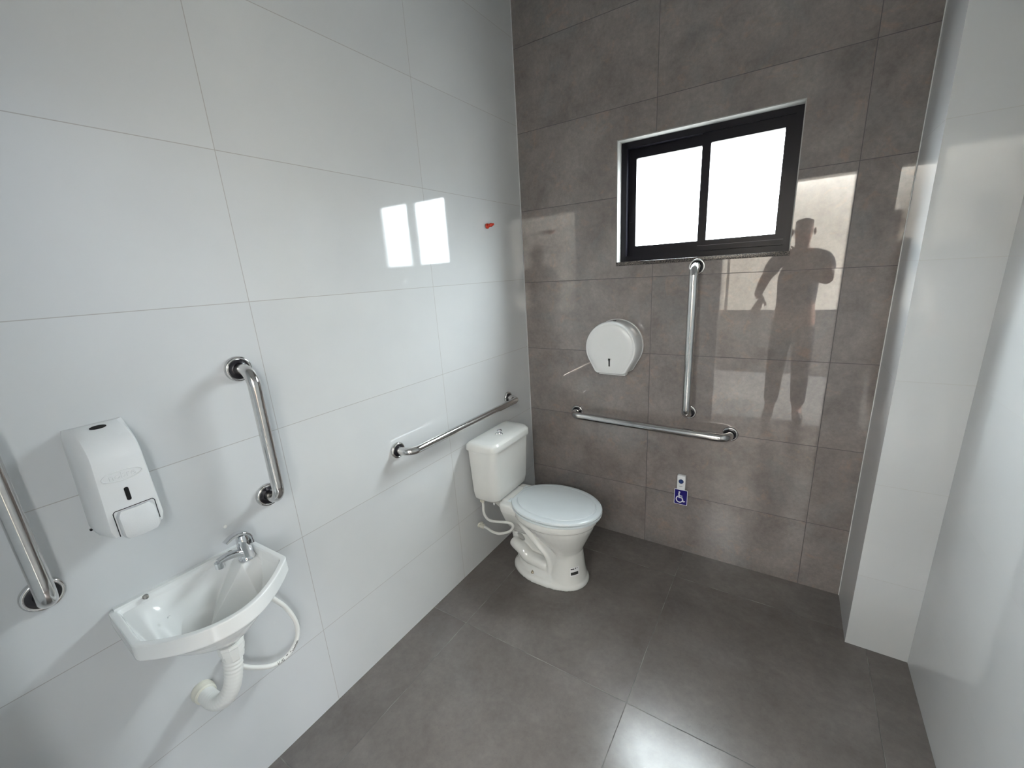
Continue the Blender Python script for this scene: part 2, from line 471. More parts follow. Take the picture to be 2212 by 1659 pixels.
for nm, x0, x1, y0, lft, rgt in (('left', FX0 + 0.024, 0.945, 0.095, 0.038, 0.034), ('right', 0.914, FX1 - 0.024, 0.066, 0.036, 0.034)):
    bm = bmesh.new()
    ring_frame(bm, x0, x1, FZ0 + 0.028, FZ1 - 0.026, (lft, rgt, 0.046, 0.042), y0, y0 + 0.022)
    s = link('sash', wloc(bm), 'black_alu', win, smooth=False)
    bm = bmesh.new(); box(bm, x0 + lft - 0.004, x1 - rgt + 0.004, y0 + 0.009, y0 + 0.013, FZ0 + 0.070, FZ1 - 0.064)
    link('pane', wloc(bm), 'glass', s, smooth=False)
    if nm == 'left':
        bm = bmesh.new(); box(bm, x0 + 0.010, x0 + 0.020, y0 - 0.007, y0, FZ0 + 0.19, FZ0 + 0.25)
        link('latch', wloc(bm), 'black_alu', s, smooth=False)
    else:
        bm = bmesh.new(); box(bm, x0 + 0.001, x1 - 0.002, y0 - 0.003, y0, FZ0 + 0.050, FZ0 + 0.0515)
        link('highlight_strip', wloc(bm), 'edge_highlight', s, smooth=False)  # thin pale strip standing in for the highlight along the sash bottom
bm = bevelled_box(WX0, WX1, -0.006, 0.15, WZ0 - 0.018, WZ0, 0.0015, 2)
struct(link('window_sill', wloc(bm), 'granite', win))

# ================================================================== GRAB BARS
def grab_bar(label, a, b, out, stand=0.075, r=0.0165, rf=0.036):
    """a, b = wall points of the two ends; out = wall normal"""
    a, b, out = Vector(a), Vector(b), Vector(out)
    t = thing('grab_bar', label, 'grab bar', a, group='stainless steel grab bars')
    d = (b - a); Ln = d.length; d.normalize()
    R = 0.045
    path = [out * 0.0]
    path += [out * (stand - R) * k for k in (0.5, 1.0)]
    for k in range(1, 13):
        th = PI / 2 * k / 12
        path.append(out * (stand - R + R * math.sin(th)) + d * (R - R * math.cos(th)))
    n = 16
    for k in range(1, n): path.append(out * stand + d * (R + (Ln - 2 * R) * k / n))
    for k in range(0, 13):
        th = PI / 2 * (1 - k / 12)
        path.append(out * (stand - R + R * math.sin(th)) + d * (Ln - R + R * math.cos(th)))
    path += [out * (stand - R) * 0.5 + d * Ln, d * Ln]
    bm = bmesh.new(); tube(bm, path, r, 28)
    link('rail', bm, 'steel', t, angle=60)
    for q in (Vector((0, 0, 0)), d * Ln):
        bm = bmesh.new()
        lathe(bm, [(rf - 0.001, 0.0), (rf, 0.001), (rf, 0.006), (rf - 0.002, 0.010), (rf - 0.0045, 0.0112), (rf - 0.0080, 0.0105), (rf - 0.0090, 0.009), (rf - 0.0090, 0.0)], q, out)
        fl = link('flange', bm, 'steel', t, angle=60)
        bm = bmesh.new()
        lathe(bm, [(rf - 0.0085, 0.001), (rf - 0.0085, 0.0088), (r + 0.004, 0.0100), (r + 0.0005, 0.0120), (r + 0.0005, 0.001)], q, out)
        link('recess', bm, 'dark_inner_ring', fl, angle=60)
    return t
OX, OY = (1, 0, 0), (0, -1, 0)
grab_bar('short upright polished steel grab bar on white wall, right of the soap dispenser', (0, -1.592, 0.918), (0, -1.590, 1.317), OX)
grab_bar('upright steel grab bar at the left picture edge, left of the soap dispenser', (0, -2.077, 0.921), (0, -2.077, 1.320), OX)
grab_bar('long horizontal steel grab bar on white wall above the toilet tank', (0, -1.074, 0.860), (0, -0.250, 0.856), OX, rf=0.034)
grab_bar('long horizontal steel grab bar on grey tiled wall, right of the toilet', (0.321, 0, 0.738), (1.126, 0, 0.725), OY, r=0.0198, rf=0.036)
grab_bar('tall vertical steel grab bar on grey tiled wall under the window', (0.933, 0, 0.814), (0.933, 0, 1.516), OY, r=0.0198, rf=0.036)

# ================================================================== TOILET
TY = -0.490
toilet = thing('toilet', 'white two-piece toilet with pale blue-white closed lid in the corner', 'toilet', (0.30, TY, 0))
def tl(bm):
    bmesh.ops.translate(bm, verts=bm.verts, vec=-Vector(toilet.location)); return bm
def ell(cx, a, b, z, n=40, back=None, e=2.0):
    out = []
    for k in range(n):
        th = 2 * PI * k / n
        c, s = math.cos(th), math.sin(th)
        x = cx + a * math.copysign(abs(c) ** (2 / e), c); y = TY + b * math.copysign(abs(s) ** (2 / e), s)
        if back is not None: x = max(x, back)
        out.append((x, y, z))
    return out
bm = bmesh.new()
# bowl
loft(bm, [ell(0.478, 0.070, 0.082, 0.165), ell(0.474, 0.082, 0.090, 0.190), ell(0.466, 0.100, 0.103, 0.215), ell(0.452, 0.130, 0.124, 0.250),
          ell(0.438, 0.162, 0.145, 0.290), ell(0.425, 0.190, 0.160, 0.325), ell(0.415, 0.206, 0.168, 0.350),
          ell(0.413, 0.216, 0.176, 0.353), ell(0.412, 0.220, 0.179, 0.360), ell(0.412, 0.220, 0.179, 0.384), ell(0.412, 0.214, 0.174, 0.389)])
# front pedestal
loft(bm, [ell(0.470, 0.108, 0.112, 0.0), ell(0.470, 0.104, 0.107, 0.03), ell(0.474, 0.092, 0.097, 0.07), ell(0.478, 0.082, 0.089, 0.12),
          ell(0.480, 0.076, 0.084, 0.16), ell(0.478, 0.078, 0.086, 0.20)])
# foot flange, long oval
def foot(z, g):
    out = []
    for k in range(56):
        th = 2 * PI * k / 56
        c, s = math.cos(th), math.sin(th)
        x = 0.372 + (0.212 - g) * math.copysign(abs(c) ** 0.82, c)
        w = (0.128 - g) * (1.0 if c > -0.2 else 1.0 - 0.18 * (abs(c) - 0.2))
        out.append((x, TY + w * math.copysign(abs(s) ** 0.9, s), z))
    return out
loft(bm, [foot(0.0, 0.0), foot(0.012, 0.0), foot(0.024, 0.004), foot(0.032, 0.016)])
loft(bm, [foot(0.02, 0.018), foot(0.045, 0.030), foot(0.052, 0.040)])
# web plate between shelf and foot (two halves around an oval hole)
HW = 0.052
HXc, HZc, HA, HB = 0.212, 0.170, 0.025, 0.014
def oval(side):
    pts = []
    for k in range(9):
        th = PI / 2 - PI * k / 8 if side > 0 else PI / 2 + PI * k / 8
        u, v = HA * math.cos(th), HB * math.sin(th) * 1.3
        c, s = math.cos(-0.75), math.sin(-0.75)
        pts.append((HXc + u * c - v * s, HZc + u * s + v * c))
    return pts
f_side = lambda u, v, h: (u, TY + h, v)
right_pts = oval(1)
left_pts = oval(-1)
prism(bm, [(0.225, 0.385)] + right_pts + [(0.245, 0.02), (0.47, 0.02), (0.47, 0.30), (0.36, 0.385)], f_side, -HW * 0.50, HW * 0.50)
prism(bm, [(0.230, 0.385)] + left_pts + [(0.250, 0.02), (0.185, 0.02), (0.182, 0.09), (0.160, 0.12), (0.158, 0.16), (0.152, 0.24), (0.146, 0.385)], f_side, -HW * 0.50, HW * 0.50)
# upper skirt that carries the bowl back to the tank shelf
def skirt(z, x0, x1, w):
    return [(x, y + TY, z) for x, y in rrect(x0, x1, -w, w, 0.02)]
loft(bm, [skirt(0.195, 0.160, 0.32, 0.024), skirt(0.212, 0.158, 0.32, 0.042), skirt(0.25, 0.154, 0.34, 0.068), skirt(0.30, 0.151, 0.38, 0.094), skirt(0.36, 0.148, 0.40, 0.119), skirt(0.388, 0.146, 0.40, 0.123)])
loft(bm, [skirt(0.365, 0.148, 0.26, 0.118), skirt(0.375, 0.147, 0.28, 0.122), skirt(0.402, 0.145, 0.235, 0.124), skirt(0.407, 0.144, 0.225, 0.120)])
loft(bm, [skirt(0.30, 0.145, 0.26, 0.050), skirt(0.36, 0.07, 0.26, 0.065), skirt(0.413, 0.06, 0.22, 0.080)])
prism(bm, [(0.262, 0.300), (0.352, 0.196), (0.394, 0.150), (0.410, 0.030), (0.47, 0.030), (0.47, 0.30), (0.30, 0.36)], f_side, -0.076, 0.076)
# trapway pipe bulging out of both flanks
for s in (-1, 1):
    tp = catmull([(0.170, TY + s * 0.030, 0.135), (0.195, TY + s * 0.040, 0.132), (0.235, TY + s * 0.048, 0.118), (0.275, TY + s * 0.052, 0.088),
                  (0.335, TY + s * 0.054, 0.082), (0.385, TY + s * 0.052, 0.066), (0.405, TY + s * 0.045, 0.040)], 8)
    tube(bm, tp, lambda q: 0.030 + 0.004 * math.sin(q * PI), 20)
    rp = catmull([(0.245, TY + s * 0.085, 0.310), (0.300, TY + s * 0.078, 0.245), (0.350, TY + s * 0.076, 0.192), (0.392, TY + s * 0.074, 0.150), (0.408, TY + s * 0.074, 0.100), (0.408, TY + s * 0.076, 0.040)], 8)
    tube(bm, rp, 0.013, 16)
body = link('bowl', tl(bm), 'porcelain', toilet)
md = body.modifiers.new('Remesh', 'REMESH'); md.mode = 'VOXEL'; md.voxel_size = 0.0042; md.use_smooth_shade = True
md = body.modifiers.new('Smooth', 'SMOOTH'); md.factor = 0.6; md.iterations = 5

def seat_outline(g, n=64, cx=0.418, a=0.236, b=0.182, xb=0.196, hb=0.098):
    """egg outline with a short straight hinge edge; g = inset"""
    out = []
    for k in range(n):
        th = 2 * PI * k / n
        c, s = math.cos(th), math.sin(th)
        ex = 2.0 if c > 0 else 2.25
        x = cx + (a - g) * math.copysign(abs(c) ** (2 / ex), c)
        y = (b - g) * math.copysign(abs(s) ** (2 / ex), s)
        if c < 0:
            y *= 1.0 - 0.10 * (c * c)
        x = max(x, xb + g * 0.6)
        out.append((x, y))
    return out
def sring(z, g, **k): return [(x, TY + y, z) for x, y in seat_outline(g, **k)]
bm = bmesh.new()
outer = [sring(0.390, 0.006), sring(0.392, 0.002), sring(0.398, 0.0), sring(0.403, 0.001)]
R = loft(bm, outer, cap0=False, cap1=False)
inn = [sring(0.403, 0.070), sring(0.392, 0.074)]
R2 = loft(bm, inn, cap0=False, cap1=False)
for A, B in ((R[-1], R2[0]), (R[0], R2[-1])):
    for k in range(64): bm.faces.new((A[k], A[(k + 1) % 64], B[(k + 1) % 64], B[k]))
link('seat', tl(bm), 'seat', toilet)
bm = bmesh.new()
loft(bm, [sring(0.404, 0.006), sring(0.405, 0.002), sring(0.412, 0.0), sring(0.418, 0.003), sring(0.421, 0.010), sring(0.4215, 0.026),
          sring(0.4195, 0.028), sring(0.4195, 0.031), sring(0.4235, 0.033), sring(0.4250, 0.045), sring(0.4262, 0.10), sring(0.4265, 0.16)])
lid = link('lid', tl(bm), 'seat', toilet)
for s in (-1, 1):
    bm = bmesh.new()
    tube(bm, [Vector((0.196, TY + s * y, 0.409)) for y in (0.060, 0.062, 0.084, 0.086)], lambda q: 0.010, 18)
    lathe(bm, [(0.014, 0), (0.014, 0.008), (0.009, 0.012), (0.009, 0.02)], (0.190, TY + s * 0.073, 0.389), (0, 0, 1), 20)
    link('hinge', tl(bm), 'seat', toilet)
# tank
bm = bmesh.new()
def tank_ring(z, g, x0=0.022, x1=0.184, y0=-0.176, y1=0.167, rf=0.045):
    return [(x, TY + y, z) for x, y in rrect(x0 + g * 0.4, x1 - g, y0 + g, y1 - g, (rf, rf, 0.012, 0.012), 7)]
loft(bm, [tank_ring(0.412, 0.046), tank_ring(0.414, 0.034), tank_ring(0.420, 0.024), tank_ring(0.432, 0.016), tank_ring(0.47, 0.010), tank_ring(0.60, 0.005), tank_ring(0.706, 0.0)])
tank = link('tank', tl(bm), 'porcelain', toilet)
bm = bmesh.new()
def lid_ring(z, g): return [(x, TY + y, z) for x, y in rrect(0.014 + g, 0.196 - g, -0.187 + g, 0.178 - g, (0.055 - g * 0.5, 0.055 - g * 0.5, 0.02, 0.02), 8)]
loft(bm, [lid_ring(0.703, 0.004), lid_ring(0.705, 0.001), lid_ring(0.710, 0.0), lid_ring(0.732, 0.0025), lid_ring(0.735, 0.004), lid_ring(0.744, 0.013), lid_ring(0.7458, 0.018), lid_ring(0.748, 0.06)])
link('tank_lid', tl(bm), 'porcelain', toilet)
# flush button: trefoil plate with a raised knob
bm = bmesh.new()
bx, by = 0.116, TY - 0.020
for q in range(3):
    a = PI / 2 + 2 * PI * q / 3 + 0.3
    lathe(bm, [(0.0085, 0), (0.0085, 0.004), (0.006, 0.007), (0.0, 0.008)], (bx + 0.013 * math.cos(a), by + 0.013 * math.sin(a), 0.7470), (0, 0, 1), 20)
lathe(bm, [(0.012, 0), (0.010, 0.006), (0.0095, 0.010), (0.0125, 0.014), (0.0135, 0.018), (0.012, 0.022), (0.007, 0.0245), (0, 0.025)], (bx, by, 0.7470), (0, 0, 1), 28)
link('flush_button', tl(bm), 'chrome', toilet)
# tank brand stamp: a tiny grey dash
bm = bmesh.new(); box(bm, 0.0620, 0.0740, TY - 0.1758, TY - 0.1752, 0.6905, 0.6925)
link('stamp', tl(bm), 'plastic_grey', toilet, smooth=False)
# plastic nut below the tank
bm = bmesh.new()
lathe(bm, [(0.010, 0), (0.010, -0.008), (0.0045, -0.010), (0.0045, -0.022), (0.003, -0.026), (0, -0.027)], (0.120, TY - 0.118, 0.414), (0, 0, 1), 18)
link('tank_bolt', tl(bm), 'pvc', toilet)
for s in (-1, 1):
    bm = bmesh.new()
    lathe(bm, [(0.0095, 0), (0.0095, 0.0015), (0.006, 0.002), (0.006, 0.007), (0.0035, 0.008), (0.0035, 0.013), (0.0, 0.014)], (0.321, TY + s * 0.098, 0.037), (0, s * 0.25, 1), 8)
    link('floor_bolt', tl(bm), 'bolt_cap', toilet)
# paper label around the pedestal
bm = bmesh.new()
def ped(a, z, off=0.0018):
    q = (z - 0.03) / 0.09; A = 0.104 - 0.022 * q; B = 0.107 - 0.018 * q
    cx = 0.470 + 0.008 * q
    return Vector((cx + (A + off) * math.cos(a), TY + (B + off) * math.sin(a), z))
def label_patch(bm, a0, a1, z0, z1, off, mi=0):
    n = 10
    for k in range(n):
        p, q = a0 + (a1 - a0) * k / n, a0 + (a1 - a0) * (k + 1) / n
        vs = [bm.verts.new(v) for v in (ped(p, z0, off), ped(q, z0, off), ped(q, z1, off), ped(p, z1, off))]
        bm.faces.new(vs).material_index = mi
A0, A1 = -0.98, -0.42
label_patch(bm, A0, A1, 0.078, 0.122, 0.0016)
lb = link('label', tl(bm), 'paper', toilet)
bm = bmesh.new()
label_patch(bm, A0 + 0.05, A1 - 0.08, 0.084, 0.099, 0.0022)
label_patch(bm, A0 + 0.04, A0 + 0.26, 0.112, 0.118, 0.0022)
label_patch(bm, A0 + 0.32, A0 + 0.36, 0.112, 0.120, 0.0022)
label_patch(bm, A0 + 0.42, A0 + 0.46, 0.114, 0.120, 0.0022)
link('print', tl(bm), 'ink', lb)

# toilet supply hose and wall valve
hose = thing('supply_hose', 'thin white hose looping from wall valve to underside of toilet tank', 'hose', (0.0, -0.640, 0.255))
def hl(bm, h=None):
    bmesh.ops.translate(bm, verts=bm.verts, vec=-Vector((h or hose).location)); return bm
hp = catmull([(0.056, -0.620, 0.400), (0.057, -0.620, 0.373), (0.059, -0.625, 0.341), (0.074, -0.630, 0.318), (0.104, -0.635, 0.307), (0.158, -0.640, 0.318), (0.208, -0.640, 0.330),
              (0.238, -0.635, 0.329), (0.245, -0.630, 0.309), (0.220, -0.630, 0.274), (0.160, -0.631, 0.243), (0.105, -0.622, 0.232), (0.060, -0.608, 0.231), (0.035, -0.602, 0.230)], 8)
bm = bmesh.new(); tube(bm, hp, 0.0065, 16)
link('tubing', hl(bm), 'hose', hose)
bm = bmesh.new()
lathe(bm, [(0.013, 0), (0.013, -0.012), (0.0085, -0.026), (0.0075, -0.028)], (0.056, -0.620, 0.420), (0, 0, 1), 6)
for s in (-1, 1):
    box(bm, 0.053, 0.059, -0.620 + s * 0.013 - 0.004, -0.620 + s * 0.013 + 0.004, 0.402, 0.416)
link('wing_nut', hl(bm), 'old_pvc', hose, smooth=False)
bm = bmesh.new()
lathe(bm, [(0.013, 0.0), (0.013, 0.006), (0.0105, 0.007), (0.0105, 0.014), (0.013, 0.015), (0.013, 0.034), (0.009, 0.038)], (0.0, -0.602, 0.230), (1, 0.0, 0.0), 8)
box(bm, 0.014, 0.028, -0.607, -0.597, 0.240, 0.253)
link('valve', hl(bm), 'old_pvc', hose, smooth=False)

# ================================================================== WASHBASIN
SY, SZ = -1.833, 0.805
basin = thing('washbasin', 'small white wall-hung washbasin with curved front', 'washbasin', (0.0, SY, SZ))
def basin_outline(n=160, g=0.0):
    """plan outline from the wall: straight back, short sides, bowed front"""
    hb, hf, sd, fr = 0.165 - g, 0.171 - g, 0.187 - g * 0.4, 0.297 - g
    def arc(t):                                  # front bow, a little fuller on the left
        u = 2 * t - 1
        return (sd + (fr - sd) * (1 - abs(u) ** (2.2 if u < 0 else 1.75)), hf * u)
    side = 22; front = 76; back = n - 2 * side - front
    P = []
    for k in range(side): P.append((g + (sd - g) * k / side, -hb - (hf - hb) * k / side))
    for k in range(front): P.append(arc(k / front))
    for k in range(side): P.append((g + (sd - g) * (1 - k / side), hf - (hf - hb) * k / side))
    for k in range(back): P.append((g, hb - 2 * hb * k / back))
    # round the corners a little
    for _ in range(1):
        P = [((P[i - 1][0] + 2 * P[i][0] + P[(i + 1) % n][0]) / 4, (P[i - 1][1] + 2 * P[i][1] + P[(i + 1) % n][1]) / 4) for i in range(n)]
    return P
NB = 160
DXc, DYc = 0.135, 0.008                          # drain centre (local)
def bring(z, g=0.0, k=1.0):
    """outline ring: inset g, then scaled k toward the drain"""
    return [(DXc + (x - DXc) * k, DYc + (y - DYc) * k, z) for x, y in basin_outline(NB, g)]
bm = bmesh.new()
rings = []
# underside, from the drain neck up to the skirt
rings.append([(DXc + 0.026 * math.cos(2 * PI * i / NB + PI + 0.6), DYc + 0.026 * math.sin(2 * PI * i / NB + PI + 0.6), -0.172) for i in range(NB)])
def under(k, z, g=0.014):
    o = basin_outline(NB, g)
    return [(max(0.0, DXc + (x - DXc) * k), DYc + (y - DYc) * k, z) for x, y in o]
# keep the angular order of the small ring in step with the outline
o0 = basin_outline(NB, 0.014)
rings[0] = [(DXc + 0.026 * math.cos(math.atan2(y - DYc, x - DXc)), DYc + 0.026 * math.sin(math.atan2(y - DYc, x - DXc)), -0.172) for x, y in o0]
rings += [under(0.28, -0.155), under(0.42, -0.138), under(0.60, -0.112), under(0.76, -0.084), under(0.90, -0.058), under(0.97, -0.044)]
rings += [bring(-0.041, 0.006), bring(-0.041, 0.001), bring(-0.039, -0.0005), bring(-0.036, -0.0005), bring(-0.005, 0.0), bring(-0.0018, 0.0), bring(-0.0005, 0.0006), bring(0.0, 0.0018), bring(0.0, 0.004), bring(0.0, 0.0115), bring(-0.0004, 0.0135), bring(-0.002, 0.0148), bring(-0.005, 0.0158)]
# inside
inner = basin_outline(NB, 0.019)
def soap_z(x, y):
    """sloping soap facet along the back, wide on the left and running out by the middle"""
    s = 0.30 + 2.6 * smooth(-0.125, -0.035, y)
    return -0.012 - s * max(0.0, x - 0.020)
def deck_z(x, y):
    """flat tap deck in the right back corner with sloping flanks"""
    return -0.020 - 1.5 * max(0.0, x - 0.080) - 1.1 * max(0.0, 0.100 - y)
def smooth(a, b, t):
    t = min(1, max(0, (t - a) / (b - a))); return t * t * (3 - 2 * t)
NR = 84
for j in range(NR + 1):
    t = j / NR
    k = 1 - t * 0.90
    r = []
    for (x, y) in inner:
        px, py = DXc + (x - DXc) * k, DYc + (y - DYc) * k
        zf = -0.022 - 0.130 * (1 - (1 - t) ** 2.3)
        z = zf
        for zz in (soap_z(px, py), deck_z(px, py)):           # soft maximum
            d = 0.004; h = min(1, max(0, 0.5 + 0.5 * (zz - z) / d))
            z = z * (1 - h) + zz * h + d * h * (1 - h)
        z = min(z, -0.006)
        r.append((px, py, z))
    rings.append(r)
loft(bm, rings, cap0=True, cap1=True)
bo = link('bowl', bm, 'lavatory', basin, angle=50)
# drain grate
bm = bmesh.new(); lathe(bm, [(0.019, 0), (0.019, 0.003), (0.015, 0.004), (0.014, 0.002), (0, 0.002)], (DXc, DYc, -0.1525), (0, 0, 1))
link('drain', bm, 'chrome', basin)
# raised back lip with the two fixing screws
bm = bmesh.new()
prof = rrect(-0.156, 0.158, -0.010, 0.0055, 0.003, 3)
prism(bm, prof, lambda u, v, h: (h, u, v), 0.0, 0.014)
link('back_lip', bm, 'lavatory', basin)
for y in (-0.096, 0.102):
    bm = bmesh.new()
    lathe(bm, [(0.0065, 0), (0.0065, 0.002), (0.0045, 0.006), (0.0045, 0.012), (0.0, 0.013)], (0.013, y, -0.002), (1, 0, 0.25), 18)
    link('screw', bm, 'screw', basin)
# pop in the wall of the soap shelf: plug chain dot
bm = bmesh.new(); lathe(bm, [(0.004, 0), (0.003, 0.003), (0, 0.004)], (0.085, -0.080, -0.046), (0, 0, 1), 14)
link('dot', bm, 'lavatory', basin)

# tap
tap = thing('tap', 'small chrome lever tap on the right end of the washbasin', 'tap', (0.056, -1.708, 0.786))
bm = bmesh.new()
lathe(bm, [(0.022, 0), (0.0225, 0.003), (0.020, 0.007), (0.0185, 0.012), (0.0175, 0.030), (0.0165, 0.036), (0.0175, 0.040), (0.0170, 0.054), (0.0160, 0.066), (0.012, 0.075), (0, 0.077)], (0, 0, 0), (0, 0, 1), 40)
link('body', bm, 'chrome', tap)
def strip(bm, path, widths, heights, side):
    """flattened swept bar; side = width direction"""
    rings = []
    side = Vector(side).normalized()
    for i, p in enumerate(path):
        a = path[max(0, i - 1)]; b = path[min(len(path) - 1, i + 1)]
        tt = (b - a).normalized(); nn = tt.cross(side).normalized()
        w = widths[i] if isinstance(widths, list) else widths(i / (len(path) - 1))
        h = heights(i / (len(path) - 1))
        rings.append([p + side * w * math.copysign(abs(math.cos(a_)) ** 0.7, math.cos(a_)) + nn * h * math.copysign(abs(math.sin(a_)) ** 0.7, math.sin(a_)) for a_ in [2 * PI * q / 20 for q in range(20)]])
    loft(bm, rings)
# direction the spout points: along -y and out of the wall a little
sd_ = Vector((0.10, -0.99, 0)).normalized(); sn_ = Vector((sd_.y, -sd_.x, 0))
bm = bmesh.new()
pth = catmull([sd_ * 0.006 + Vector((0, 0, 0.020)), sd_ * 0.028 + Vector((0, 0, 0.031)), sd_ * 0.050 + Vector((0, 0, 0.036)), sd_ * 0.072 + Vector((0, 0, 0.035))], 6)
strip(bm, pth, lambda q: 0.014 - 0.003 * q, lambda q: 0.011 - 0.004 * q, sn_)
link('spout', bm, 'chrome', tap)
bm = bmesh.new(); lathe(bm, [(0.0105, 0), (0.0115, 0.001), (0.0115, 0.018), (0.0095, 0.019)], sd_ * 0.070 + Vector((0, 0, 0.016)), (0, 0, 1), 12)
link('aerator', bm, 'chrome', tap, smooth=False)
bm = bmesh.new()
pth = catmull([sd_ * -0.019 + Vector((0, 0, 0.042)), sd_ * -0.016 + Vector((0, 0, 0.066)), sd_ * 0.000 + Vector((0, 0, 0.081)), sd_ * 0.022 + Vector((0, 0, 0.084)), sd_ * 0.045 + Vector((0, 0, 0.076))], 6)
strip(bm, pth, lambda q: 0.0155 - 0.005 * q, lambda q: 0.0075 - 0.0035 * q, sn_)
link('lever', bm, 'chrome', tap)
bm = bmesh.new(); lathe(bm, [(0.0065, 0), (0.0065, 0.0008), (0.0, 0.0008)], sn_ * -0.0150 + sd_ * -0.006 + Vector((0, 0, 0.050)), -sn_, 20)
link('logo_disc', bm, 'ink', tap)

# corrugated waste pipe
waste = thing('waste_pipe', 'white corrugated flexible waste pipe curving from under washbasin into wall', 'pipe', (0.0, -1.881, 0.440))
wp = catmull([(0.130, -1.825, 0.622), (0.132, -1.828, 0.585), (0.133, -1.834, 0.545), (0.130, -1.843, 0.505), (0.118, -1.857, 0.468), (0.092, -1.872, 0.443), (0.060, -1.880, 0.436), (0.018, -1.882, 0.438)], 16)
def hlw(bm): bmesh.ops.translate(bm, verts=bm.verts, vec=-Vector(waste.location)); return bm
bm = bmesh.new()
tube(bm, wp, lambda q: 0.0222 + (0.0009 if q < 0.30 else 0.0003) * math.sin(q * 2 * PI * 26) + 0.0015 * max(0, 1 - q / 0.35), 36)
link('corrugated_tube', hlw(bm), 'pvc', waste, angle=80)
bm = bmesh.new()
lathe(bm, [(0.020, 0.030), (0.032, 0.028), (0.033, 0.020), (0.031, 0.017), (0.031, 0.0), (0.027, -0.003), (0.026, -0.022), (0.024, -0.025)], (0.1335, -1.825, 0.6025), (0, 0, 1), 10)
link('collar', hlw(bm), 'pvc', waste, smooth=False)
bm = bmesh.new()
lathe(bm, [(0.0275, 0), (0.0285, 0.003), (0.0285, 0.014), (0.0270, 0.016), (0.0270, 0.026), (0.0235, 0.030)], (0.0, -1.882, 0.438), (1, 0, 0), 32)
link('wall_sleeve', hlw(bm), 'old_pvc', waste)

# basin supply hose, with its printing
bh = thing('supply_hose', 'thick white printed hose looping below the right end of the washbasin', 'hose', (0.06, -1.70, 0.60))
hp = catmull([(0.050, -1.712, 0.700), (0.052, -1.690, 0.655), (0.055, -1.672, 0.615), (0.058, -1.643, 0.555), (0.060, -1.626, 0.485), (0.060, -1.633, 0.430), (0.058, -1.668, 0.394), (0.056, -1.718, 0.396), (0.052, -1.765, 0.432), (0.044, -1.793, 0.462), (0.030, -1.806, 0.480), (0.010, -1.808, 0.484)], 12)
HR = 0.0069
bm = bmesh.new(); tube(bm, hp, HR, 20)
link('tubing', hl(bm, bh), 'hose', bh)
bm = bmesh.new(); lathe(bm, [(0.013, 0), (0.013, 0.012), (0.009, 0.016)], (0.0, -1.808, 0.485), (1, 0, 0), 8)
link('valve', hl(bm, bh), 'old_pvc', bh, smooth=False)
# lettering wrapped along the camera side of the hose
seglen = [0.0]
for i in range(1, len(hp)): seglen.append(seglen[-1] + (hp[i] - hp[i - 1]).length)
def hose_at(s):
    s = min(max(s, 0.0), seglen[-1] - 1e-6)
    for i in range(1, len(hp)):
        if seglen[i] >= s:
            q = (s - seglen[i - 1]) / (seglen[i] - seglen[i - 1])
            return hp[i - 1].lerp(hp[i], q), (hp[i] - hp[i - 1]).normalized()
def hose_text(s, start, size, tilt):
    def f(x, y, z):
        p, t = hose_at(start - x)
        view = (Vector((1.31, -2.14, 1.53)) - p).normalized()
        up_ = (t.cross(view)).normalized(); vv = up_.cross(t).normalized()
        a = (y / HR) + tilt
        return p + (vv * math.cos(a) + up_ * math.sin(a)) * (HR + 0.0003 + z)
    return text_bm(s, size, 0.0001, f, 'LEFT', bold=0.0002)
bm = bmesh.new()
s_mark = seglen[12 * 7] - 0.012
for s_, st, sz_, tl_ in (('UVG', s_mark, 0.0105, -0.45), ('T', s_mark - 0.030, 0.0135, -0.45), ('Tubomen', s_mark - 0.045, 0.010, -0.5)):
    bm_join(bm, hose_text(s_, st, sz_, tl_))
link('lettering', hl(bm, bh), 'ink', bh, smooth=False)

# ================================================================== SOAP DISPENSER
soap = thing('soap_dispenser', 'white wall-mounted liquid soap dispenser with black sight slot, above the washbasin', 'soap dispenser', (0.0, -1.913, 1.010))
# local frame: x out of wall, y along wall, z up
SW, SH, SD = 0.0600, 0.250, 0.094
def soap_front(z):
    """depth of the front face at height z"""
    t = z / SH
    if t > 0.72:
        q = (t - 0.72) / 0.28
        return SD - (SD - 0.012) * (q ** 2.1) * 0.97
    return SD - 0.006 * (0.72 - t)
bm = bmesh.new()
NZ = 28
rings = []
for i in range(NZ + 1):
    z = 0.004 + (SH - 0.004) * i / NZ
    d = soap_front(z)
    ch = min(0.040, d * 0.75)
    w = SW * (1.04 - 0.13 * (z / SH) - 0.06 * max(0, (z / SH - 0.9) / 0.1) ** 2)
    if z < 0.02: ch = ch + (0.02 - z) * 0.8; w = w - (0.02 - z) * 0.3
    r = []
    pts = [(0.0, -w), (max(0.0, d - ch) * 0.35, -w), (max(0.002, d - ch), -w + 0.001), (d - 0.004, -w + 0.014), (d, -w + 0.017), (d + 0.0015, -w * 0.4), (d + 0.002, 0),
           (d + 0.0015, w * 0.4), (d, w - 0.013), (d - 0.004, w - 0.010), (max(0.002, d - ch), w - 0.002), (max(0.0, d - ch) * 0.35, w), (0.0, w)]
    rings.append([(x, y, z) for x, y in pts])
loft(bm, rings)
case = link('case', bm, 'plastic', soap, angle=28)
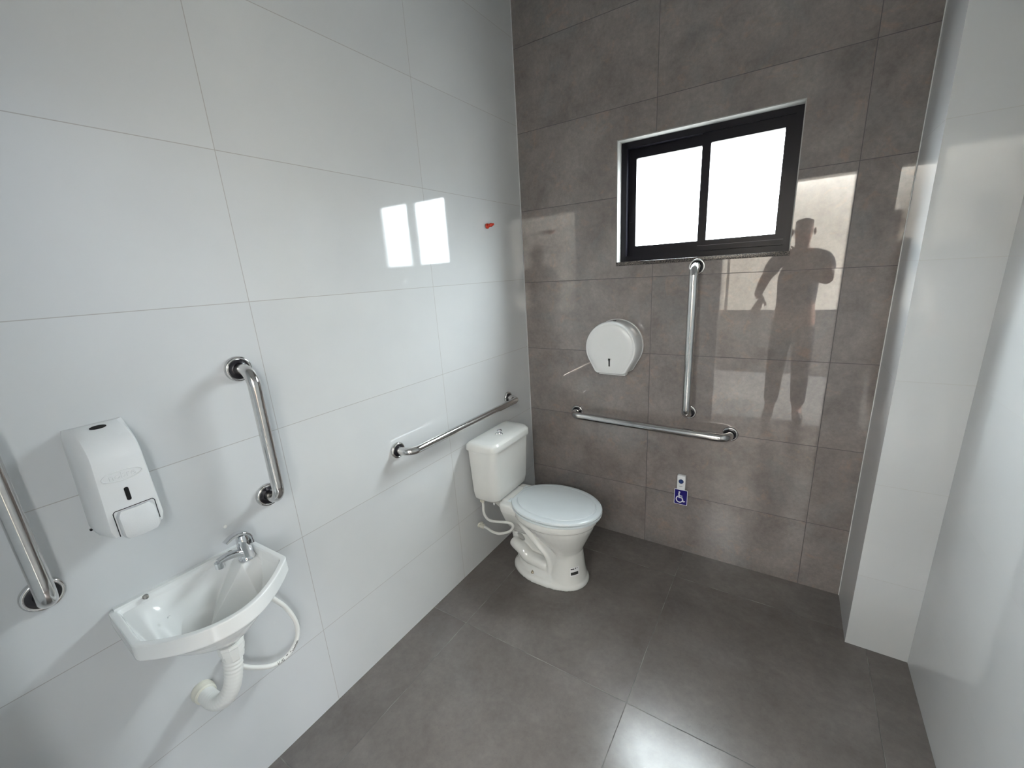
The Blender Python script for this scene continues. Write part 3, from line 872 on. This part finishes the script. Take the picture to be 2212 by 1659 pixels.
# rounded bottom corners come from the push bar sitting proud
bm = bmesh.new()
rings = []
for i in range(13):
    t = i / 12
    z = -0.004 + 0.066 * t
    d = SD + 0.004 + 0.014 * math.sin(PI * (0.15 + 0.62 * (1 - t))) - 0.004 * t
    g = 0.006 * (max(0, t - 0.85) / 0.15) + 0.006 * (max(0, 0.12 - t) / 0.12)
    r = []
    w = 0.034 - g
    pts = [(0.03, -w), (d - 0.008, -w), (d - 0.002, -w + 0.003), (d, -w + 0.010), (d + 0.003, 0), (d, w - 0.010), (d - 0.002, w - 0.003), (d - 0.008, w), (0.03, w)]
    rings.append([(x, y + 0.004, z) for x, y in pts])
loft(bm, rings)
link('push_bar', bm, 'plastic_grey', soap, angle=35)
# dark seam around the push bar
bm = bmesh.new()
fz = lambda z: soap_front(z) + 0.0022
def seam(bm, pts, w=0.0018):
    for (y0, z0), (y1, z1) in zip(pts[:-1], pts[1:]):
        p, q = Vector((fz(z0), y0, z0)), Vector((fz(z1), y1, z1))
        tube(bm, [p, q], w / 2, 8)
seam(bm, [(-0.0335, 0.004), (-0.0335, 0.060), (-0.0300, 0.0645), (0.0380, 0.0645), (0.0415, 0.060), (0.0415, 0.012)], 0.0016)
link('seam', bm, 'black_slot', soap)
# sight slot
bm = bmesh.new()
prism(bm, [(y, z) for y, z in rrect(-0.0035, 0.0045, 0.080, 0.112, 0.0035, 5)], lambda u, v, h: (fz(v) + h, u, v), -0.004, 0.0006)
link('sight_slot', bm, 'black_slot', soap)
# lock hole in the sloping top
bm = bmesh.new()
lz = 0.2440
nrm = Vector((0.46, 0, 0.89)).normalized()
pt = Vector((soap_front(lz) - 0.0, 0.002, lz))
tx = Vector((0, 1, 0)); ty = nrm.cross(tx)
vs0 = [pt + tx * 0.0145 * math.cos(2 * PI * k / 32) + ty * 0.0065 * math.sin(2 * PI * k / 32) + nrm * 0.0015 for k in range(32)]
vs1 = [v - nrm * 0.006 for v in vs0]
loft(bm, [vs1, vs0])
link('lock_hole', bm, 'black_slot', soap)
# raised oval logo with the word in it
bm = bmesh.new()
ov = [(0.002 + 0.0350 * math.cos(2 * PI * k / 64), 0.142 + 0.0115 * math.sin(2 * PI * k / 64)) for k in range(65)]
path = [Vector((fz(z) - 0.0002, y, z)) for y, z in ov]
tube(bm, path, 0.0013, 8, caps=False)
bm_join(bm, text_bm('nobre', 0.0195, 0.0012, lambda x, y, z: Vector((fz(0.142 + y) + z, 0.002 + x, 0.142 + y)), bold=0.0002))
link('logo', bm, 'plastic', soap)
bm = bmesh.new()
lathe(bm, [(0.0025, 0), (0.0025, 0.005), (0.0, 0.0055)], (0.010, -SW - 0.0025, 0.014), (1, 0, 0), 12)
link('screw', bm, 'black_slot', soap)

# ================================================================== PAPER ROLL DISPENSER
roll = thing('paper_dispenser', 'round white jumbo toilet paper dispenser on the grey tiled wall', 'toilet paper dispenser', (0.560, 0.0, 1.140))
def pd_outline(s=1.0, n=48, R=0.137, flat=-0.136, wb=0.080):
    """circle with its lower sides running straight to a flat bottom"""
    pts = []
    a0 = math.radians(-28)
    for k in range(n + 1):
        a = a0 + (PI - 2 * a0) * k / n
        pts.append((R * math.cos(a), R * math.sin(a)))
    pts += [(-wb - 0.006, flat + 0.008), (-wb + 0.006, flat), (wb - 0.006, flat), (wb + 0.006, flat + 0.008)]
    return [(x * s, z * s) for x, z in pts]
bm = bmesh.new()
rings = []
for y, s in ((0.0, 0.965), (-0.008, 0.97), (-0.012, 0.985), (-0.098, 0.985), (-0.112, 0.972), (-0.119, 0.945), (-0.121, 0.905), (-0.1205, 0.885), (-0.1225, 0.865), (-0.126, 0.70), (-0.127, 0.45)):
    rings.append([(x, y, z) for x, z in pd_outline(s)])
loft(bm, rings)
link('cover', bm, 'plastic', roll, angle=35)
bm = bmesh.new()
rings = []
for y, s in ((0.0, 1.0), (-0.010, 1.0), (-0.012, 0.985)):
    rings.append([(x, y, z) for x, z in pd_outline(s)])
loft(bm, rings)
link('back_plate', bm, 'plastic', roll, angle=35)
bm = bmesh.new(); prism(bm, rrect(-0.0035, 0.0035, -0.092, -0.052, 0.0033, 5), lambda u, v, h: (u, -h, v), 0.118, 0.1275)
link('sight_slot', bm, 'black_slot', roll)
bm = bmesh.new(); prism(bm, rrect(-0.0060, 0.0060, -0.0945, -0.0495, 0.0055, 5), lambda u, v, h: (u, -h, v), 0.118, 0.1270)
link('slot_rim', bm, 'plastic', roll)
bm = bmesh.new(); lathe(bm, [(0.0085, 0), (0.0085, 0.0035), (0, 0.0035)], (0.010, -0.078, 0.1335), (0, -0.1, 1), 24)
link('lock_hole', bm, 'black_slot', roll)
bm = bmesh.new(); box(bm, -0.070, 0.070, -0.085, -0.045, -0.145, -0.132)
link('cutter_strip', bm, 'plastic', roll, smooth=False)

# ================================================================== ALARM BUTTON AND SIGN
alarm = thing('alarm_button', 'small white emergency call box with a round blue button', 'alarm button', (0.918, 0.0, 0.40))
bm = bevelled_box(-0.0205, 0.0205, -0.022, 0.0, -0.040, 0.062, 0.003, 3)
link('box', bm, 'plastic', alarm)
bm = bmesh.new(); lathe(bm, [(0.0125, 0), (0.0125, 0.001), (0.0105, 0.001), (0.0105, 0.006), (0.009, 0.008), (0, 0.0085)], (0.0, -0.022, 0.030), (0, -1, 0), 32)
link('button', bm, 'button_blue', alarm)
bm = bmesh.new(); box(bm, -0.008, 0.008, -0.0224, -0.0219, 0.0005, 0.0020)
link('print', bm, 'ink', alarm, smooth=False)

sign = thing('accessibility_sign', 'square blue wheelchair sign with white border, below the call box', 'sign', (0.9205, 0.0, 0.340))
SQ = 0.0335; SQZ = 0.0440
bm = bmesh.new()
prism(bm, rrect(-SQ, SQ, -SQZ, SQZ, 0.004, 5), lambda u, v, h: (u, -h, v), 0.0225, 0.0245)
link('border', bm, 'sign_white', sign)
bm = bmesh.new()
prism(bm, rrect(-SQ + 0.0025, SQ - 0.0025, -SQZ + 0.0025, SQZ - 0.0025, 0.003, 5), lambda u, v, h: (u, -h, v), 0.0235, 0.0251)
link('panel', bm, 'blue', sign)
bm = bmesh.new()
box(bm, -0.012, 0.012, -0.0225, 0.0, -0.02, 0.018)
link('mounting_pad', bm, 'plastic', sign, smooth=False)
# the wheelchair symbol
bm = bmesh.new()
def P3(u, v, h): return (u * 0.0270, -h, v * 0.0340)
def stroke(bm, pts, w):
    pts = [Vector((p[0], p[1])) for p in pts]
    L_, R_ = [], []
    for i, p in enumerate(pts):
        a = pts[max(0, i - 1)]; b = pts[min(len(pts) - 1, i + 1)]
        d = (b - a).normalized(); n = Vector((-d.y, d.x)) * w / 2
        L_.append(p + n); R_.append(p - n)
    for i in range(len(pts) - 1):
        prism(bm, [(q.x, q.y) for q in (L_[i], L_[i + 1], R_[i + 1], R_[i])], P3, 0.0250, 0.0256)
prism(bm, [(-0.28 + 0.17 * math.cos(2 * PI * k / 24), 0.82 + 0.15 * math.sin(2 * PI * k / 24)) for k in range(24)], P3, 0.0250, 0.0256)
stroke(bm, [(-0.34, 0.66), (-0.30, -0.08)], 0.26)
stroke(bm, [(-0.30, 0.22), (0.30, 0.22)], 0.15)
stroke(bm, [(-0.40, -0.08), (0.30, -0.08)], 0.18)
stroke(bm, [(0.24, -0.06), (0.52, -0.76)], 0.22)
stroke(bm, [(0.46, -0.74), (0.86, -0.62)], 0.16)
stroke(bm, [(-0.22 + 0.60 * math.cos(a), -0.38 + 0.52 * math.sin(a)) for a in [math.radians(118 + 222 * k / 30) for k in range(31)]], 0.19)
link('wheelchair_symbol', bm, 'sign_white', sign, smooth=False)

# ================================================================== SMALL THINGS
plug = bmesh.new()
lathe(plug, [(0.0115, 0), (0.0125, 0.002), (0.0125, 0.009), (0.0090, 0.012), (0.0085, 0.022), (0.0095, 0.024), (0.0085, 0.030), (0.0055, 0.034), (0.0050, 0.041), (0.0, 0.042)], (0, 0, 0), (1, 0.25, 0.18), 14)
bm = plug; pl_ = link('pipe_plug', bm, 'red', None, angle=30)
pl_.location = (0.0, -0.334, 1.767)
tag(pl_, 'orange-red plastic pipe plug sticking out of the white wall', 'plug')
bm = bmesh.new(); lathe(bm, [(0.0045, 0), (0.0045, 0.0025), (0, 0.004)], (0, 0, 0), (1, 0, 0), 16)
dt = link('screw_cap', bm, 'pvc'); dt.location = (0, -1.722, 0.879)
tag(dt, 'tiny white screw cap on the white wall just above the tap', 'screw cap')

# ================================================================== THE PERSON TAKING THE PICTURE (seen as a reflection in the grey tiles)
person = thing('person', 'person in dark clothes with raised forearms, seen as a reflection in the grey tiles', 'person', (1.345, -2.58, 0.0))
person.scale = (1.03, 1.03, 1.03)
PX, PY = 1.42, -2.66
def skin_mesh(name, joints, edges, mat, root=0, sub=2):
    me = bpy.data.meshes.new(name)
    me.from_pydata([(p[0] - PX, p[1] - PY, p[2]) for p, r in joints], edges, [])
    me.materials.append(M[mat])
    o = bpy.data.objects.new(name, me); COL.objects.link(o); o.parent = person
    sk = o.modifiers.new('Skin', 'SKIN'); sk.use_smooth_shade = True
    for i, (p, r) in enumerate(joints):
        v = me.skin_vertices[0].data[i]
        v.radius = r if isinstance(r, tuple) else (r, r)
        v.use_root = (i == root)
    sb = o.modifiers.new('Subdivision', 'SUBSURF'); sb.levels = sub; sb.render_levels = sub
    return o
RH = Vector((1.43, -2.36, 1.44)); LH = Vector((1.165, -2.43, 1.150))
J = [((1.42, -2.64, 0.98), (0.150, 0.105)), ((1.42, -2.64, 1.16), (0.140, 0.100)), ((1.42, -2.64, 1.36), (0.165, 0.110)), ((1.42, -2.64, 1.50), (0.12, 0.08)),
     ((1.42, -2.62, 1.56), 0.055), ((1.42, -2.60, 1.62), 0.060), ((1.42, -2.595, 1.70), (0.078, 0.095)), ((1.42, -2.60, 1.785), (0.070, 0.085)),
     ((1.24, -2.64, 1.46), 0.058), ((1.15, -2.60, 1.27), 0.046), ((1.128, -2.50, 1.18), 0.034), (tuple(LH), 0.026),
     ((1.60, -2.64, 1.46), 0.058), ((1.63, -2.46, 1.28), 0.046), ((1.50, -2.42, 1.36), 0.034), (tuple(RH), 0.026),
     ((1.33, -2.65, 0.90), 0.095), ((1.32, -2.63, 0.50), 0.062), ((1.31, -2.67, 0.10), 0.042), ((1.30, -2.60, 0.045), 0.040), ((1.29, -2.50, 0.035), 0.034),
     ((1.51, -2.65, 0.90), 0.095), ((1.52, -2.63, 0.50), 0.062), ((1.53, -2.67, 0.10), 0.042), ((1.54, -2.60, 0.045), 0.040), ((1.55, -2.50, 0.035), 0.034)]
E_ = [(0, 1), (1, 2), (2, 3), (3, 4), (4, 5), (5, 6), (6, 7), (3, 8), (8, 9), (9, 10), (10, 11), (3, 12), (12, 13), (13, 14), (14, 15),
      (0, 16), (16, 17), (17, 18), (18, 19), (19, 20), (0, 21), (21, 22), (22, 23), (23, 24), (24, 25)]
# body: hands are grown as fingers on the same surface
def add_hand(J, E_, wi, wrist, fwd, side, palm_n, curl):
    wrist, fwd, side, palm_n = Vector(wrist), Vector(fwd).normalized(), Vector(side).normalized(), Vector(palm_n).normalized()
    pc = len(J); J.append((tuple(wrist + fwd * 0.045), (0.030, 0.016))); E_.append((wi, pc))
    pk = len(J); J.append((tuple(wrist + fwd * 0.080), (0.034, 0.014))); E_.append((pc, pk))
    for q, ln in ((-0.030, 0.062), (-0.010, 0.074), (0.010, 0.070), (0.030, 0.056)):
        base = wrist + fwd * 0.092 + side * q
        a = len(J); J.append((tuple(base), 0.0090)); E_.append((pk, a))
        m_ = base + fwd * ln * 0.5 + palm_n * curl * ln * 0.25
        b_ = len(J); J.append((tuple(m_), 0.0082)); E_.append((a, b_))
        t_ = m_ + fwd * ln * 0.35 + palm_n * curl * ln * 0.5
        c_ = len(J); J.append((tuple(t_), 0.0070)); E_.append((b_, c_))
    th = wrist + fwd * 0.040 + side * 0.042
    a = len(J); J.append((tuple(th), 0.011)); E_.append((pc, a))
    b_ = len(J); J.append((tuple(th + fwd * 0.034 + side * 0.016 + palm_n * 0.012), 0.009)); E_.append((a, b_))
add_hand(J, E_, 11, LH, (-0.25, 0.75, -0.60), (0.9, 0.3, 0.0), (0, -0.6, -0.75), 0.7)
add_hand(J, E_, 15, RH, (-0.35, 0.10, 0.55), (-0.8, 0.0, -0.5), (-0.3, 0.9, 0.0), 0.8)
skin_mesh('body', J, E_, 'skin')
# clothes and hair as children
shirt = [((1.42, -2.64, 0.94), (0.165, 0.120)), ((1.42, -2.64, 1.14), (0.158, 0.115)), ((1.42, -2.64, 1.36), (0.180, 0.122)), ((1.42, -2.635, 1.50), (0.125, 0.090)),
         ((1.24, -2.64, 1.465), 0.072), ((1.185, -2.615, 1.34), 0.062), ((1.60, -2.64, 1.465), 0.072), ((1.622, -2.54, 1.36), 0.062)]
skin_mesh('shirt', shirt, [(0, 1), (1, 2), (2, 3), (3, 4), (4, 5), (3, 6), (6, 7)], 'shirt')
tr = [((1.42, -2.645, 0.99), (0.158, 0.112)), ((1.335, -2.65, 0.86), 0.108), ((1.32, -2.63, 0.50), 0.080), ((1.31, -2.665, 0.12), 0.062),
      ((1.505, -2.65, 0.86), 0.108), ((1.52, -2.63, 0.50), 0.080), ((1.53, -2.665, 0.12), 0.062)]
skin_mesh('trousers', tr, [(0, 1), (1, 2), (2, 3), (0, 4), (4, 5), (5, 6)], 'trousers')
skin_mesh('hair', [((1.42, -2.625, 1.725), (0.082, 0.090)), ((1.42, -2.612, 1.805), (0.078, 0.090))], [(0, 1)], 'hair')
for s, x in ((0, 1.30), (1, 1.54)):
    skin_mesh('shoe', [((x + (0.008 if s == 0 else -0.008), -2.70, 0.050), (0.045, 0.045)), ((x, -2.60, 0.048), 0.048), ((x - (0.01 if s == 0 else -0.01), -2.47, 0.038), 0.038)], [(0, 1), (1, 2)], 'shoe')
# face: eyes, nose, ears, mouth
for s in (-1, 1):
    bm = bmesh.new(); bmesh.ops.create_uvsphere(bm, u_segments=12, v_segments=8, radius=0.012, matrix=Matrix.Translation((s * 0.032, 0.148, 1.70)))
    link('eye', bm, 'sign_white', person)
    bm = bmesh.new(); bmesh.ops.create_uvsphere(bm, u_segments=12, v_segments=8, radius=0.03, matrix=Matrix.Translation((s * 0.080, 0.055, 1.69)) @ Matrix.Diagonal((0.35, 0.6, 1.0, 1)))
    link('ear', bm, 'skin', person)
bm = bmesh.new(); bmesh.ops.create_cone(bm, segments=12, radius1=0.016, radius2=0.008, depth=0.05, cap_ends=True, matrix=Matrix.Translation((0, 0.158, 1.675)) @ Matrix.Rotation(0.25, 4, 'X'))
link('nose', bm, 'skin', person)
bm = bmesh.new(); bmesh.ops.create_uvsphere(bm, u_segments=12, v_segments=8, radius=0.024, matrix=Matrix.Translation((0, 0.135, 1.635)) @ Matrix.Diagonal((1, 0.4, 0.25, 1)))
link('mouth', bm, 'red', person)
